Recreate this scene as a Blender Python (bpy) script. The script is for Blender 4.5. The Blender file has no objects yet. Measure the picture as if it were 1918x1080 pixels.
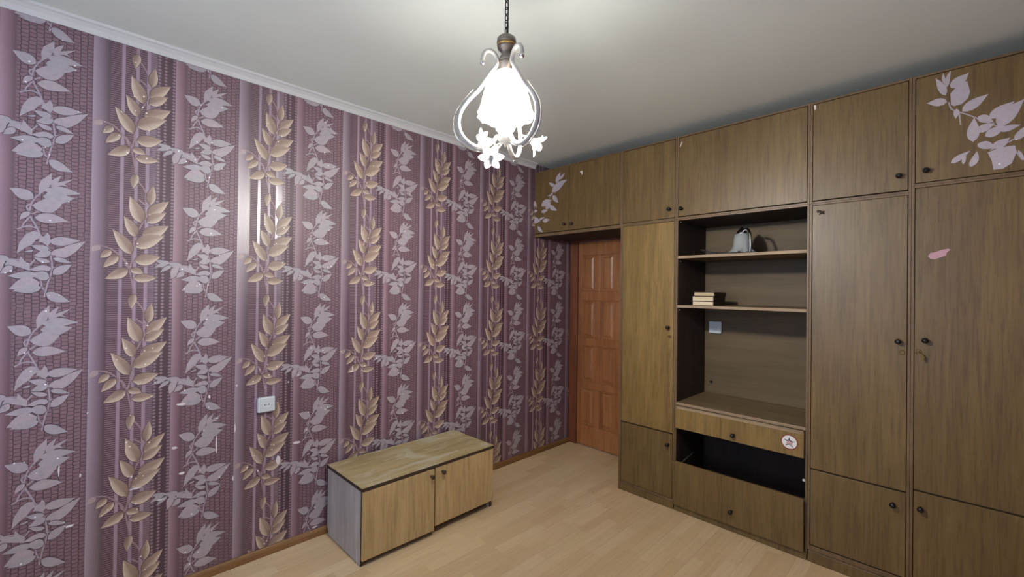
import bpy, bmesh, math, random
from mathutils import Vector, Matrix
random.seed(7)
scene = bpy.context.scene
COL = scene.collection

# ------------------------------------------------------------------ camera
CAM = Vector((2.5311, -2.7371, 1.4028))
YAW, PITCH, ROLL = math.radians(45.60), math.radians(0.358), math.radians(0.720)
cf = Vector((-math.sin(YAW) * math.cos(PITCH), math.cos(YAW) * math.cos(PITCH), math.sin(PITCH)))
cr = Vector((math.cos(YAW), math.sin(YAW), 0)); cu = cr.cross(cf)
r2 = cr * math.cos(ROLL) + cu * math.sin(ROLL); u2 = -cr * math.sin(ROLL) + cu * math.cos(ROLL)
cam = bpy.data.cameras.new('camera'); cam.sensor_width = 36; cam.lens = 810.77 / 1918 * 36
cam.clip_start = 0.02
camo = bpy.data.objects.new('camera', cam); COL.objects.link(camo)
camo.matrix_world = Matrix(((r2.x, u2.x, -cf.x, CAM.x), (r2.y, u2.y, -cf.y, CAM.y), (r2.z, u2.z, -cf.z, CAM.z), (0, 0, 0, 1)))
scene.camera = camo

# ------------------------------------------------------------------ world, daylight, exposure
world = bpy.data.worlds.new('world'); scene.world = world; world.use_nodes = True
bg = world.node_tree.nodes['Background']
bg.inputs[0].default_value = (0.56, 0.72, 1.0, 1); bg.inputs[1].default_value = 2.9
pl = bpy.data.lights.new('window_daylight', 'AREA'); pl.shape = 'RECTANGLE'; pl.size = 1.36; pl.size_y = 1.36
pl.cycles.is_portal = True
plo = bpy.data.objects.new('window_daylight', pl); COL.objects.link(plo)
plo.location = (1.465, -4.045, 1.53); plo.rotation_euler = (math.radians(90), 0, math.radians(0))   # faces +Y
scene.view_settings.view_transform = 'Standard'; scene.view_settings.look = 'None'
scene.view_settings.gamma = 1; scene.view_settings.use_curve_mapping = False
scene.view_settings.exposure = 1.30
BULB_STRENGTH = 420.0

# ------------------------------------------------------------------ node helpers
def lin(c):
    return tuple(((v / 255) / 12.92 if v / 255 <= 0.04045 else ((v / 255 + 0.055) / 1.055) ** 2.4) for v in c) + (1.0,)
class NT:
    def __init__(s, name, rough=0.5, spec=0.5):
        s.m = bpy.data.materials.new(name); s.m.use_nodes = True
        s.t = s.m.node_tree; s.b = s.t.nodes['Principled BSDF']
        s.b.inputs['Roughness'].default_value = rough
        s.b.inputs['Specular IOR Level'].default_value = spec
    def n(s, typ, **kw):
        nd = s.t.nodes.new(typ)
        for k, v in kw.items(): setattr(nd, k, v)
        return nd
    def l(s, a, b): s.t.links.new(a, b)
    def setin(s, sock, v):
        if hasattr(v, 'links'): s.l(v, sock)
        else: sock.default_value = v
    def math(s, op, a, b=0.0, c=0.0):
        nd = s.n('ShaderNodeMath', operation=op)
        for i, v in enumerate((a, b, c)): s.setin(nd.inputs[i], v)
        return nd.outputs[0]
    def mix(s, f, a, b, typ='MIX'):
        nd = s.n('ShaderNodeMix', data_type='RGBA', blend_type=typ)
        s.setin(nd.inputs[0], f); s.setin(nd.inputs[6], a); s.setin(nd.inputs[7], b)
        return nd.outputs[2]
    def ramp(s, f, stops, interp='LINEAR'):
        nd = s.n('ShaderNodeValToRGB'); cr_ = nd.color_ramp; cr_.interpolation = interp
        while len(cr_.elements) < len(stops): cr_.elements.new(0.5)
        for e, (p, c) in zip(cr_.elements, stops): e.position = p; e.color = c
        s.l(f, nd.inputs[0]); return nd.outputs[0]
    def noise(s, vec, scale, detail=3, rough=0.55, dist=0.0):
        nd = s.n('ShaderNodeTexNoise'); s.l(vec, nd.inputs['Vector'])
        nd.inputs['Scale'].default_value = scale; nd.inputs['Detail'].default_value = detail
        nd.inputs['Roughness'].default_value = rough; nd.inputs['Distortion'].default_value = dist
        return nd.outputs['Fac']
    def mapv(s, vec, scale=(1, 1, 1), loc=(0, 0, 0), rot=(0, 0, 0)):
        nd = s.n('ShaderNodeMapping'); s.l(vec, nd.inputs[0])
        nd.inputs['Location'].default_value = loc; nd.inputs['Rotation'].default_value = rot; nd.inputs['Scale'].default_value = scale
        return nd.outputs[0]
    def objvec(s, rnd=True):
        tc = s.n('ShaderNodeTexCoord').outputs['Object']
        if not rnd: return tc
        oi = s.n('ShaderNodeObjectInfo').outputs['Random']
        k = s.n('ShaderNodeCombineXYZ'); s.l(s.math('MULTIPLY', oi, 13.0), k.inputs[0]); s.l(s.math('MULTIPLY', oi, 7.0), k.inputs[1]); s.l(s.math('MULTIPLY', oi, 29.0), k.inputs[2])
        a = s.n('ShaderNodeVectorMath', operation='ADD'); s.l(tc, a.inputs[0]); s.l(k.outputs[0], a.inputs[1])
        return a.outputs[0]
    def bump(s, h, strength=0.3, dist=0.002):
        nd = s.n('ShaderNodeBump'); nd.inputs['Strength'].default_value = strength; nd.inputs['Distance'].default_value = dist
        s.l(h, nd.inputs['Height']); s.l(nd.outputs[0], s.b.inputs['Normal']); return nd
    def color(s, c): s.setin(s.b.inputs['Base Color'], c)

def plain(name, c, rough=0.5, metal=0.0, spec=0.5, vary=0.12):
    k = NT(name, rough, spec); k.b.inputs['Metallic'].default_value = metal
    f = k.noise(k.objvec(), 25, 4)
    d = tuple(v * (1 - vary) for v in lin(c)[:3]) + (1,); e = tuple(min(1, v * (1 + vary)) for v in lin(c)[:3]) + (1,)
    k.color(k.mix(f, d, e)); return k.m

def veneer(name, c_dark, c_mid, c_light, rough=0.42, axis='z', grain=1.0, spec=0.5, worn=None):
    k = NT(name, rough, spec); v = k.objvec()
    sc = {'z': (95, 95, 5.0), 'y': (95, 5.0, 95), 'x': (5.0, 95, 95)}[axis]
    sb = {'z': (12, 12, 1.1), 'y': (12, 1.1, 12), 'x': (1.1, 12, 12)}[axis]
    fine = k.noise(k.mapv(v, sc), 1.0, 5, 0.6, 0.3)
    broad = k.noise(k.mapv(v, sb), 1.0, 3, 0.5, 0.8)
    pores = k.noise(k.mapv(v, tuple(q * 3.2 for q in sc)), 1.0, 2, 0.5)
    base = k.ramp(broad, [(0.30, lin(c_dark)), (0.5, lin(c_mid)), (0.72, lin(c_light))])
    f2 = k.ramp(fine, [(0.32, (0.62, 0.60, 0.57, 1)), (0.5, (0.95, 0.95, 0.95, 1)), (0.7, (1.12, 1.1, 1.08, 1))])
    col = k.mix(0.75 * grain, base, f2, 'MULTIPLY')
    pf = k.ramp(pores, [(0.28, (0.6, 0.57, 0.52, 1)), (0.40, (1, 1, 1, 1))])
    col = k.mix(0.55 * grain, col, pf, 'MULTIPLY')
    if worn:
        wv = k.noise(k.mapv(v, (5, 2.2, 5)), 1.6, 4, 0.6, 0.6)
        col = k.mix(k.ramp(wv, [(0.50, (0, 0, 0, 1)), (0.60, (0.8, 0.8, 0.8, 1))]), col, lin(worn))
    k.color(col); k.bump(fine, 0.08, 0.001)
    return k.m

# ------------------------------------------------------------------ mesh helpers
class MB:
    def __init__(s): s.bm = bmesh.new(); s.cl = None
    def box(s, x0, x1, y0, y1, z0, z1, bevel=0.0, mi=0):
        g = bmesh.ops.create_cube(s.bm, size=1.0)['verts']
        for v in g:
            v.co.x = x0 + (v.co.x + .5) * (x1 - x0); v.co.y = y0 + (v.co.y + .5) * (y1 - y0); v.co.z = z0 + (v.co.z + .5) * (z1 - z0)
        fs = set(f for v in g for f in v.link_faces)
        for f in fs: f.material_index = mi
        if bevel > 0:
            es = list(set(e for v in g for e in v.link_edges))
            r = bmesh.ops.bevel(s.bm, geom=es, offset=bevel, segments=2, profile=0.5, affect='EDGES')
            for f in r['faces']: f.material_index = mi
        return s
    def frame(s, o, d):
        d = Vector(d).normalized(); a = Vector((0, 0, 1)) if abs(d.z) < 0.9 else Vector((1, 0, 0))
        u = a.cross(d).normalized(); w = d.cross(u)
        return Matrix(((u.x, w.x, d.x, o[0]), (u.y, w.y, d.y, o[1]), (u.z, w.z, d.z, o[2]), (0, 0, 0, 1)))
    def lathe(s, prof, o=(0, 0, 0), d=(0, 0, 1), seg=20, fn=None, cap=True, mi=0):
        M = s.frame(o, d); rings = []
        for i, (r, h) in enumerate(prof):
            ring = []
            for j in range(seg):
                a = 2 * math.pi * j / seg; rr, hh = r, h
                if fn: rr, hh = fn(i, a, r, h)
                ring.append(s.bm.verts.new(M @ Vector((rr * math.cos(a), rr * math.sin(a), hh))))
            rings.append(ring)
        for i in range(len(rings) - 1):
            for j in range(seg):
                f = s.bm.faces.new((rings[i][j], rings[i][(j + 1) % seg], rings[i + 1][(j + 1) % seg], rings[i + 1][j])); f.smooth = True; f.material_index = mi
        if cap:
            for rg in (list(reversed(rings[0])), rings[-1]):
                f = s.bm.faces.new(rg); f.material_index = mi
        return s
    def tube(s, pts, r, seg=8, closed=False, mi=0, taper=None):
        pts = [Vector(p) for p in pts]; n = len(pts); rings = []; up = None
        for i, p in enumerate(pts):
            a = pts[(i - 1) % n] if closed or i > 0 else p; b = pts[(i + 1) % n] if closed or i < n - 1 else p
            t = (b - a).normalized()
            if up is None: up = t.orthogonal().normalized()
            up = (up - t * up.dot(t)).normalized(); w = t.cross(up)
            rr = r if taper is None else r * taper(i / max(1, n - 1))
            rings.append([s.bm.verts.new(p + (up * math.cos(2 * math.pi * j / seg) + w * math.sin(2 * math.pi * j / seg)) * rr) for j in range(seg)])
        for i in range(n if closed else n - 1):
            A, B = rings[i], rings[(i + 1) % n]
            for j in range(seg):
                f = s.bm.faces.new((A[j], A[(j + 1) % seg], B[(j + 1) % seg], B[j])); f.smooth = True; f.material_index = mi
        if not closed:
            for rg in (list(reversed(rings[0])), rings[-1]):
                f = s.bm.faces.new(rg); f.material_index = mi
        return s
    def ball(s, c, r, seg=14, sc=(1, 1, 1)):
        g = bmesh.ops.create_uvsphere(s.bm, u_segments=seg, v_segments=seg // 2 + 2, radius=r)['verts']
        for v in g: v.co = Vector((v.co.x * sc[0], v.co.y * sc[1], v.co.z * sc[2])) + Vector(c)
        for f in set(f for v in g for f in v.link_faces): f.smooth = True
        return s
    def prism(s, pts, fn, t0, t1):
        """flat outline pts (a, b) lifted from t0 to t1 through fn(a, b, t)"""
        A = [s.bm.verts.new(fn(a, b, t0)) for a, b in pts]; B = [s.bm.verts.new(fn(a, b, t1)) for a, b in pts]
        n = len(pts)
        s.bm.faces.new(B); s.bm.faces.new(list(reversed(A)))
        for i in range(n): s.bm.faces.new((A[i], A[(i + 1) % n], B[(i + 1) % n], B[i]))
        return s
    def build(s, name, mats, parent=None, loc=None):
        me = bpy.data.meshes.new(name)
        bmesh.ops.recalc_face_normals(s.bm, faces=s.bm.faces[:])
        s.bm.to_mesh(me); s.bm.free()
        for m in (mats if isinstance(mats, (list, tuple)) else [mats]): me.materials.append(m)
        o = bpy.data.objects.new(name, me); COL.objects.link(o)
        if parent: o.parent = parent
        if loc: o.location = loc
        return o
def thing(name, label, cat, loc=(0, 0, 0), rz=0.0, group=None):
    o = bpy.data.objects.new(name, None); COL.objects.link(o); o.empty_display_size = 0.1
    o.location = loc; o.rotation_euler.z = rz; o['label'] = label; o['category'] = cat
    if group: o['group'] = group
    return o
def tag(o, label, cat, group=None):
    o['label'] = label; o['category'] = cat
    if group: o['group'] = group
    return o
def struct(o, label=None):
    o['kind'] = 'structure'
    if label: o['label'] = label
    return o
def smooth_path(P, n=6):
    """Catmull-Rom through the points"""
    P = [Vector(p) for p in P]; out = []
    for i in range(len(P) - 1):
        a = P[max(0, i - 1)]; b = P[i]; c = P[i + 1]; d = P[min(len(P) - 1, i + 2)]
        for k in range(n):
            t = k / n
            out.append(0.5 * ((2 * b) + (c - a) * t + (2 * a - 5 * b + 4 * c - d) * t * t + (3 * b - a - 3 * c + d) * t ** 3))
    out.append(P[-1]); return out

# ------------------------------------------------------------------ wallpaper print data, 0.1 mm units: leaves = base, tip, width
GOLD_LEAVES = [(32, 392, -57, -287, 231), (520, -911, 623, -6, 257), (241, -1752, -169, -622, 382), (457, -1386, 1187, -666, 347), (421, -1713, 1100, -1196, 317), (58, -2393, -350, -1518, 313), (268, -2281, 1202, -1785, 412), (37, -2835, 1059, -2252, 461), (-76, -3165, -701, -2131, 354), (26, -3460, 925, -3222, 409), (-106, -3837, 351, -3996, 239), (-3, -4217, 804, -4189, 300), (-184, -3825, -920, -4268, 334), (-510, -3264, -985, -3790, 252), (-745, -3030, -1089, -3388, 223), (-1077, -2889, -1368, -3136, 187)]
GOLD_STEMS = [(590, -647, 397, -1382, 242, -1847, 50, -2355, -40, -2972, -53, -3439, -126, -3792, -61, -4322, 25, -4858), (64, 130, 321, -268, 471, -855), (107, -710, 411, -986), (-50, -3674, -225, -3700, -344, -3399, -708, -3004, -1078, -2864, -1293, -2883), (-203, -3833, -127, -3714, -71, -3541), (-517, -3263, -306, -3405, -187, -3654)]
SILVER_LEAVES = [(-1133, -990, -1663, -870, 240), (-1283, -1020, -1533, -1610, 300), (-1583, -890, -2163, -770, 170), (-1683, -930, -2163, -1110, 150), (-1533, -990, -1933, -1310, 150), (-1083, -1030, -1283, -1490, 200), (-544, 1432, -1167, 1737, 378), (-74, 2006, 198, 2472, 153), (-109, 1974, 535, 2380, 121), (101, 2142, 392, 2053, 73), (-247, 1781, 767, 1811, 324), (-296, 1558, 601, 1614, 415), (-639, 898, -891, 565, 171), (-514, 688, 418, 650, 362), (-116, -222, 774, -106, 322), (63, -894, 937, -118, 338), (-56, -747, 451, -424, 199), (-94, -518, -595, -406, 222), (-525, -602, -759, -670, 68), (-50, -628, -528, -830, 252), (-70, -1041, -514, -864, 158), (6, -882, 533, -1060, 163), (15, -1532, 544, -1102, 277), (-24, -1296, -633, -1374, 243), (-410, -1557, -1187, -1634, 269), (-337, -1860, -1139, -2134, 462), (-293, -2053, -1051, -2212, 308), (-79, -1674, -580, -1538, 330), (-1063, -1235, -1363, -1552, 212), (-159, -2266, 520, -2630, 320)]
SILVER_POLYS = [(-400, 1617, -421, 1944, -356, 2185, -64, 2524, -59, 2164, -178, 1834), (-581, 1158, -447, 1305, -242, 1464, 255, 1439, 203, 1248, 80, 1049, -60, 926, -305, 919, -478, 1022), (-956, -759, -896, -332, -734, 8, -534, 155, -398, 118, -343, -80, -462, -192, -561, -378, -728, -517), (-361, -81, -240, -19, -155, 144, -83, -3, -62, -259, -148, -394, -289, -278, -393, -262), (-1308, -905, -1083, -990, -886, -1052, -856, -851, -720, -1068, -602, -1162, -615, -1414, -783, -1331, -1047, -1234, -1211, -1071)]
SILVER_STEMS = [(-783, -1010, -1383, -950, -1833, -850), (-74, 2006, -417, 1599, -550, 1365, -631, 1050, -627, 749, -434, 267, -327, -27, -130, -419, -56, -773, -13, -1337, -128, -1907, -209, -2445), (-609, 1215, -725, 1097, -663, 920), (-626, 724, -790, 427, -837, 272, -968, 183), (-837, 272, -638, 335, -434, 267), (4, -1259, 146, -1237, 291, -1324), (-341, -1606, -283, -2037, -205, -2164), (-602, -1162, -486, -979), (-577, 806, -409, 955)]
DECAL_R_LEAVES = [(985, 3835, 667, 4708, 240), (1031, 4192, 1151, 4911, 147), (976, 4357, 911, 4870, 94), (1034, 3526, 386, 3653, 311), (1155, 4102, 1700, 4591, 398), (1509, 2959, 2280, 3483, 378), (1335, 3126, 1310, 2688, 165), (1843, 1537, 1871, 2590, 352), (1986, 2605, 2428, 2231, 290), (2322, 2418, 3012, 2952, 374), (2570, 2009, 3280, 2959, 494), (1944, 1956, 2471, 2192, 303), (2199, 1686, 2776, 2018, 330), (2614, 1813, 3191, 1926, 224), (3035, 1317, 3382, 1902, 251), (2414, 1124, 2898, 1468, 319), (1972, 1412, 2494, 1105, 297), (1170, 746, 1753, 1169, 223), (1546, 622, 1616, 1133, 110), (1769, 464, 1960, 1104, 228), (3124, 890, 3329, 353, 83)]
DECAL_R_POLYS = [(1158, 3352, 1142, 3863, 1358, 4133, 1656, 4254, 1743, 3767, 1692, 3498, 1495, 3290, 1260, 3264), (2265, 990, 2647, 1107, 3036, 1109, 3078, 810, 2950, 386, 2711, 205, 2436, 212, 2391, 591)]
DECAL_R_STEMS = [(1089, 3490, 1173, 3173, 1430, 2954, 1825, 2650, 2209, 2309, 2704, 1900), (1416, 2928, 1465, 2367), (2339, 1066, 3005, 1369, 3180, 1596), (3036, 910, 3242, 461)]
DECAL_L_LEAVES = [(2402, 3960, 2825, 4794, 382), (2697, 4204, 3300, 4643, 221), (2243, 3745, 1588, 4144, 248), (2324, 3749, 3531, 4031, 371), (1945, 3315, 3268, 3813, 572), (2100, 3156, 1450, 3027, 137), (2021, 2970, 2658, 2296, 361), (792, 2294, 1956, 2618, 484), (1286, 1954, 1840, 2472, 392), (1678, 2222, 2552, 1677, 343), (801, 1766, 1565, 1828, 247), (363, 1931, -321, 1828, 218), (7, 2819, 258, 2206, 209), (-312, 1242, 727, 1008, 515), (563, 1146, 1200, 1278, 158), (973, 1009, 1744, 1035, 316), (423, 576, 1013, 12, 284), (-312, 4346, -179, 4069, 137)]
DECAL_L_STEMS = [(2436, 3999, 2038, 3346, 1867, 3011, 1575, 2690, 1346, 1992, 1110, 1563)]


# ------------------------------------------------------------------ dimensions
RX, YB, YF, H = 2.93, -4.0, 0.54, 2.50          # right wall, back wall, door wall, ceiling
REP = 0.53                                      # wallpaper roll width and pattern repeat

# ------------------------------------------------------------------ materials
def wallpaper_material():
    k = NT('wallpaper_mauve', 0.5, 0.5)
    pos = k.n('ShaderNodeTexCoord').outputs['Object']
    sp = k.n('ShaderNodeSeparateXYZ'); k.l(pos, sp.inputs[0]); Y, Z = sp.outputs[1], sp.outputs[2]
    u = k.math('FRACT', k.math('DIVIDE', k.math('ADD', Y, 2.733 + 5.3), REP))
    def U(y): return (y + 2.733) / REP
    tl, tm, td = (160, 145, 156), (135, 115, 130), (82, 58, 70)
    rib, strip, dark, bead = (82, 54, 66), (156, 135, 152), (78, 52, 63), (80, 56, 68)
    pk, pkm, pkd = (160, 134, 145), (138, 107, 118), (98, 70, 80)
    brick = (127, 98, 108)
    st = []
    def seg(a, b, ca, cb=None):
        st.append((max(0, U(a)) + (0.0004 if st else 0), lin(ca))); st.append((U(b) - 0.0004, lin(cb or ca)))
    st.append((0.0, lin(tl))); st.append((U(-2.712), lin(tm))); st.append((U(-2.681) - .004, lin(td)))
    seg(-2.681, -2.644, rib); seg(-2.644, -2.632, strip); seg(-2.632, -2.597, rib); seg(-2.597, -2.586, strip)
    seg(-2.586, -2.561, rib); seg(-2.561, -2.548, strip); seg(-2.548, -2.524, (96, 74, 94)); seg(-2.524, -2.471, dark)
    seg(-2.471, -2.458, bead)
    st.append((U(-2.458) + .0004, lin(pk))); st.append((U(-2.44), lin(pkm))); st.append((U(-2.418), lin(pkd)))
    st.append((U(-2.412), lin(brick))); st.append((U(-2.215), lin(brick))); st.append((0.999, lin((108, 84, 100))))
    base = k.ramp(u, st)
    R_, G_, B_, N_ = (1, 0, 0, 1), (0, 1, 0, 1), (0, 0, 1, 1), (0, 0, 0, 1)
    mask = k.ramp(u, [(0, N_), (U(-2.681), R_), (U(-2.644), N_), (U(-2.632), R_), (U(-2.597), N_), (U(-2.586), R_), (U(-2.561), N_), (U(-2.548), R_),
                      (U(-2.524), G_), (U(-2.511), N_), (U(-2.501), G_), (U(-2.488), N_), (U(-2.471), G_), (U(-2.458), N_), (U(-2.416), B_)], 'CONSTANT')
    ms = k.n('ShaderNodeSeparateColor'); k.l(mask, ms.inputs[0])
    # ribs: fine horizontal cords
    rf = k.math('SINE', k.math('MULTIPLY', Z, 2 * math.pi / 0.0092))
    ribf = k.math('MULTIPLY', k.ramp(rf, [(0.25, N_), (0.62, (1, 1, 1, 1))]), ms.outputs[0])
    # beads
    def bead_f():
        s0 = k.math('SINE', k.math('MULTIPLY', Z, 2 * math.pi / 0.0150)); W_ = (1, 1, 1, 1); stp = []
        for c_ in (-2.5175, -2.4945, -2.4645): stp += [(U(c_ - .007), N_), (U(c_), W_), (U(c_ + .007), N_)]
        return k.ramp(k.math('MULTIPLY_ADD', s0, 0.45, k.ramp(u, stp)), [(0.45, N_), (0.72, W_)])
    bf = bead_f()
    # woven blocks: bricks stacked in columns
    cx = k.n('ShaderNodeCombineXYZ'); wob = k.noise(pos, 40, 2)
    k.l(k.math('ADD', Z, k.math('MULTIPLY', wob, 0.008)), cx.inputs[0]); k.l(k.math('ADD', Y, k.math('MULTIPLY', wob, 0.008)), cx.inputs[1])
    br = k.n('ShaderNodeTexBrick'); k.l(cx.outputs[0], br.inputs['Vector']); br.offset = 0.5
    for nm, v in (('Scale', 1.0), ('Mortar Size', 0.0016), ('Mortar Smooth', 0.35), ('Brick Width', 0.0155), ('Row Height', 0.0205), ('Bias', -0.1)): br.inputs[nm].default_value = v
    br.inputs['Color1'].default_value = (0.92, 0.92, 0.92, 1); br.inputs['Color2'].default_value = (1.08, 1.06, 1.08, 1); br.inputs['Mortar'].default_value = (0.26, 0.22, 0.25, 1)
    col = k.mix(k.math('MULTIPLY', ribf, 0.75), base, lin((148, 120, 132)))
    col = k.mix(bf, col, lin((140, 116, 130)))
    col = k.mix(ms.outputs[2], col, k.mix(1.0, col, br.outputs['Color'], 'MULTIPLY'))
    big = k.noise(pos, 2.2, 4, 0.6)
    col = k.mix(0.55, col, k.ramp(big, [(0.3, (0.82, 0.80, 0.82, 1)), (0.7, (1.12, 1.10, 1.12, 1))]), 'MULTIPLY')
    sand = k.noise(pos, 300, 2)
    col = k.mix(0.35, col, k.ramp(sand, [(0.3, (0.7, 0.68, 0.7, 1)), (0.7, (1.2, 1.2, 1.2, 1))]), 'MULTIPLY')
    k.color(col)
    # gloss: the satin tubes and strips shine, the printed blocks are matt
    gl = k.ramp(u, [(0, (.38, .38, .38, 1)), (U(-2.681), (.52, .52, .52, 1)), (U(-2.644), (.32, .32, .32, 1)), (U(-2.632), (.52, .52, .52, 1)), (U(-2.597), (.42, .42, .42, 1)),
                    (U(-2.586), (.52, .52, .52, 1)), (U(-2.561), (.32, .32, .32, 1)), (U(-2.53), (.45, .45, .45, 1)), (U(-2.51), (.54, .54, .54, 1)), (U(-2.458), (.5, .5, .5, 1)), (U(-2.416), (.52, .52, .52, 1))], 'CONSTANT')
    k.l(gl, k.b.inputs['Roughness'])
    k.l(k.math('MULTIPLY', k.math('SUBTRACT', 0.78, gl), 3.6), k.b.inputs['Specular IOR Level'])
    h = k.math('ADD', k.math('MULTIPLY', ribf, 0.5), k.math('MULTIPLY', br.outputs['Fac'], k.math('MULTIPLY', ms.outputs[2], -0.8)))
    h = k.math('ADD', k.math('ADD', h, k.math('MULTIPLY', bf, 0.6)), k.math('MULTIPLY', sand, 0.35))
    k.bump(h, 0.5, 0.0012)
    return k.m
def print_material(name, rough, glit, speck):
    k = NT(name, rough, 1.1)
    at = k.n('ShaderNodeAttribute', attribute_name='Col').outputs['Color']
    pos = k.n('ShaderNodeNewGeometry').outputs['Position']
    nz = k.noise(pos, 60, 4, 0.6)
    col = k.mix(0.5, at, k.ramp(nz, [(0.3, (0.80, 0.79, 0.78, 1)), (0.7, (1.15, 1.15, 1.15, 1))]), 'MULTIPLY')
    vo = k.n('ShaderNodeTexVoronoi'); k.l(pos, vo.inputs['Vector']); vo.inputs['Scale'].default_value = 42
    sc = k.n('ShaderNodeSeparateColor'); k.l(vo.outputs['Color'], sc.inputs[0])
    dot = k.math('MULTIPLY', k.math('LESS_THAN', vo.outputs['Distance'], 0.15), k.math('GREATER_THAN', sc.outputs[0], 1 - speck))
    col = k.mix(dot, col, lin(glit)); k.color(col)
    return k.m
M = {}
M['wallpaper'] = wallpaper_material()
M['gold_print'] = print_material('gold_leaf_print', 0.52, (238, 234, 228), 0.10)
M['silver_print'] = print_material('silver_leaf_print', 0.48, (244, 242, 246), 0.20)
M['veneer'] = veneer('brown_veneer', (101, 80, 44), (109, 87, 49), (119, 96, 55), 0.43, 'z', 1.2)
M['veneer_ochre'] = veneer('ochre_veneer', (120, 96, 52), (131, 106, 58), (143, 117, 66), 0.42, 'z', 1.2)
M['veneer_edge'] = veneer('brown_veneer_edge', (104, 82, 54), (112, 89, 60), (122, 97, 66), 0.45)
M['veneer_x'] = veneer('brown_veneer_shelf', (104, 86, 60), (118, 98, 70), (132, 110, 80), 0.5, 'x')
M['edge_raw'] = veneer('pale_shelf_edge', (140, 118, 92), (160, 138, 108), (176, 154, 122), 0.6, 'x')
M['niche_back'] = veneer('grey_brown_back_panel', (94, 77, 50), (101, 83, 56), (109, 91, 62), 0.6, 'x', 0.5)
M['inner_dark'] = veneer('dark_board_and_shade', (44, 32, 25), (50, 37, 28), (56, 42, 32), 0.75)  # inner boards, also the thin sheets that carry painted shade
M['ash'] = veneer('light_ash_veneer', (182, 155, 108), (192, 166, 118), (202, 177, 130), 0.42)
M['ash_top'] = veneer('worn_ash_top', (164, 144, 98), (178, 158, 112), (188, 170, 126), 0.38, 'y', 0.9, 0.5, (192, 188, 160))
M['ash_side'] = veneer('pale_grey_side', (160, 154, 150), (176, 170, 166), (190, 184, 180), 0.5, 'z', 0.7)
M['dark_edge'] = plain('dark_brown_edge', (62, 46, 34), 0.55)
M['orange_pine'] = veneer('varnished_pine', (142, 90, 50), (160, 104, 60), (174, 120, 74), 0.36, 'z', 0.8)
M['orange_dark'] = veneer('varnished_pine_casing', (108, 60, 36), (122, 70, 42), (134, 80, 50), 0.4, 'z', 0.8)
M['skirting'] = veneer('brown_skirting', (112, 78, 42), (130, 94, 54), (146, 108, 66), 0.45, 'y', 0.9)
M['black_knob'] = plain('black_knob_plastic', (18, 15, 15), 0.18)
M['brown_knob'] = plain('brown_knob_plastic', (62, 44, 34), 0.35)
M['brass'] = plain('aged_brass', (176, 148, 92), 0.35, 1.0)
M['old_brass'] = plain('dull_old_brass', (112, 92, 58), 0.45, 0.8)
M['bronze'] = plain('dull_bronze', (120, 112, 104), 0.38, 0.7)
M['chain'] = plain('dark_chain_metal', (58, 56, 54), 0.4, 0.8)
M['enamel'] = plain('cream_enamel', (178, 175, 168), 0.35, 0.0, 0.5, 0.04)
M['chrome'] = plain('chrome', (215, 215, 212), 0.22, 1.0, 0.5, 0.03)
M['black_plastic'] = plain('black_cable', (14, 14, 15), 0.4)
M['white_plastic'] = plain('white_socket_plastic', (214, 222, 224), 0.35, 0, 0.5, 0.04)
M['hole'] = plain('socket_hole', (20, 20, 22), 0.6)
M['plaster'] = plain('bare_plaster', (226, 220, 220), 0.8, 0, 0.3, 0.06)
M['pink_paper'] = plain('pink_paper_scrap', (190, 152, 160), 0.7, 0, 0.3, 0.15)
M['pages'] = veneer('book_pages', (196, 178, 140), (214, 198, 162), (226, 212, 180), 0.8, 'x', 0.5)
M['book_cover'] = plain('dark_brown_book_cloth', (52, 30, 22), 0.55)
M['white_paint'] = plain('white_paint', (222, 222, 220), 0.45, 0, 0.5, 0.03)
M['sticker_red'] = plain('sticker_red', (176, 52, 66), 0.5); M['sticker_white'] = plain('sticker_white', (232, 232, 230), 0.45, 0, 0.5, 0.02)
M['sticker_grey'] = plain('sticker_grey', (84, 66, 82), 0.5); M['sticker_rim'] = plain('sticker_rim', (132, 62, 44), 0.5)
def ceiling_material():
    k = NT('ceiling_paint', 0.75, 0.3); p = k.n('ShaderNodeNewGeometry').outputs['Position']
    f = k.noise(p, 1.3, 4); g = k.noise(p, 160, 3)
    k.color(k.mix(f, lin((222, 230, 224)), lin((230, 238, 232)))); k.bump(g, 0.15, 0.001); return k.m
M['ceiling'] = ceiling_material()
def cornice_material():
    k = NT('cornice_foam', 0.6, 0.4); p = k.n('ShaderNodeNewGeometry').outputs['Position']
    k.color(k.mix(k.noise(p, 8), lin((204, 206, 206)), lin((212, 214, 214)))); return k.m
M['cornice'] = cornice_material()
def plaster_wall():
    k = NT('mauve_wallpaper_plain', 0.65, 0.3); p = k.n('ShaderNodeNewGeometry').outputs['Position']
    k.color(k.mix(k.noise(p, 5, 5), lin((150, 128, 142)), lin((170, 150, 162)))); return k.m
M['other_wall'] = plaster_wall()
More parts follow.
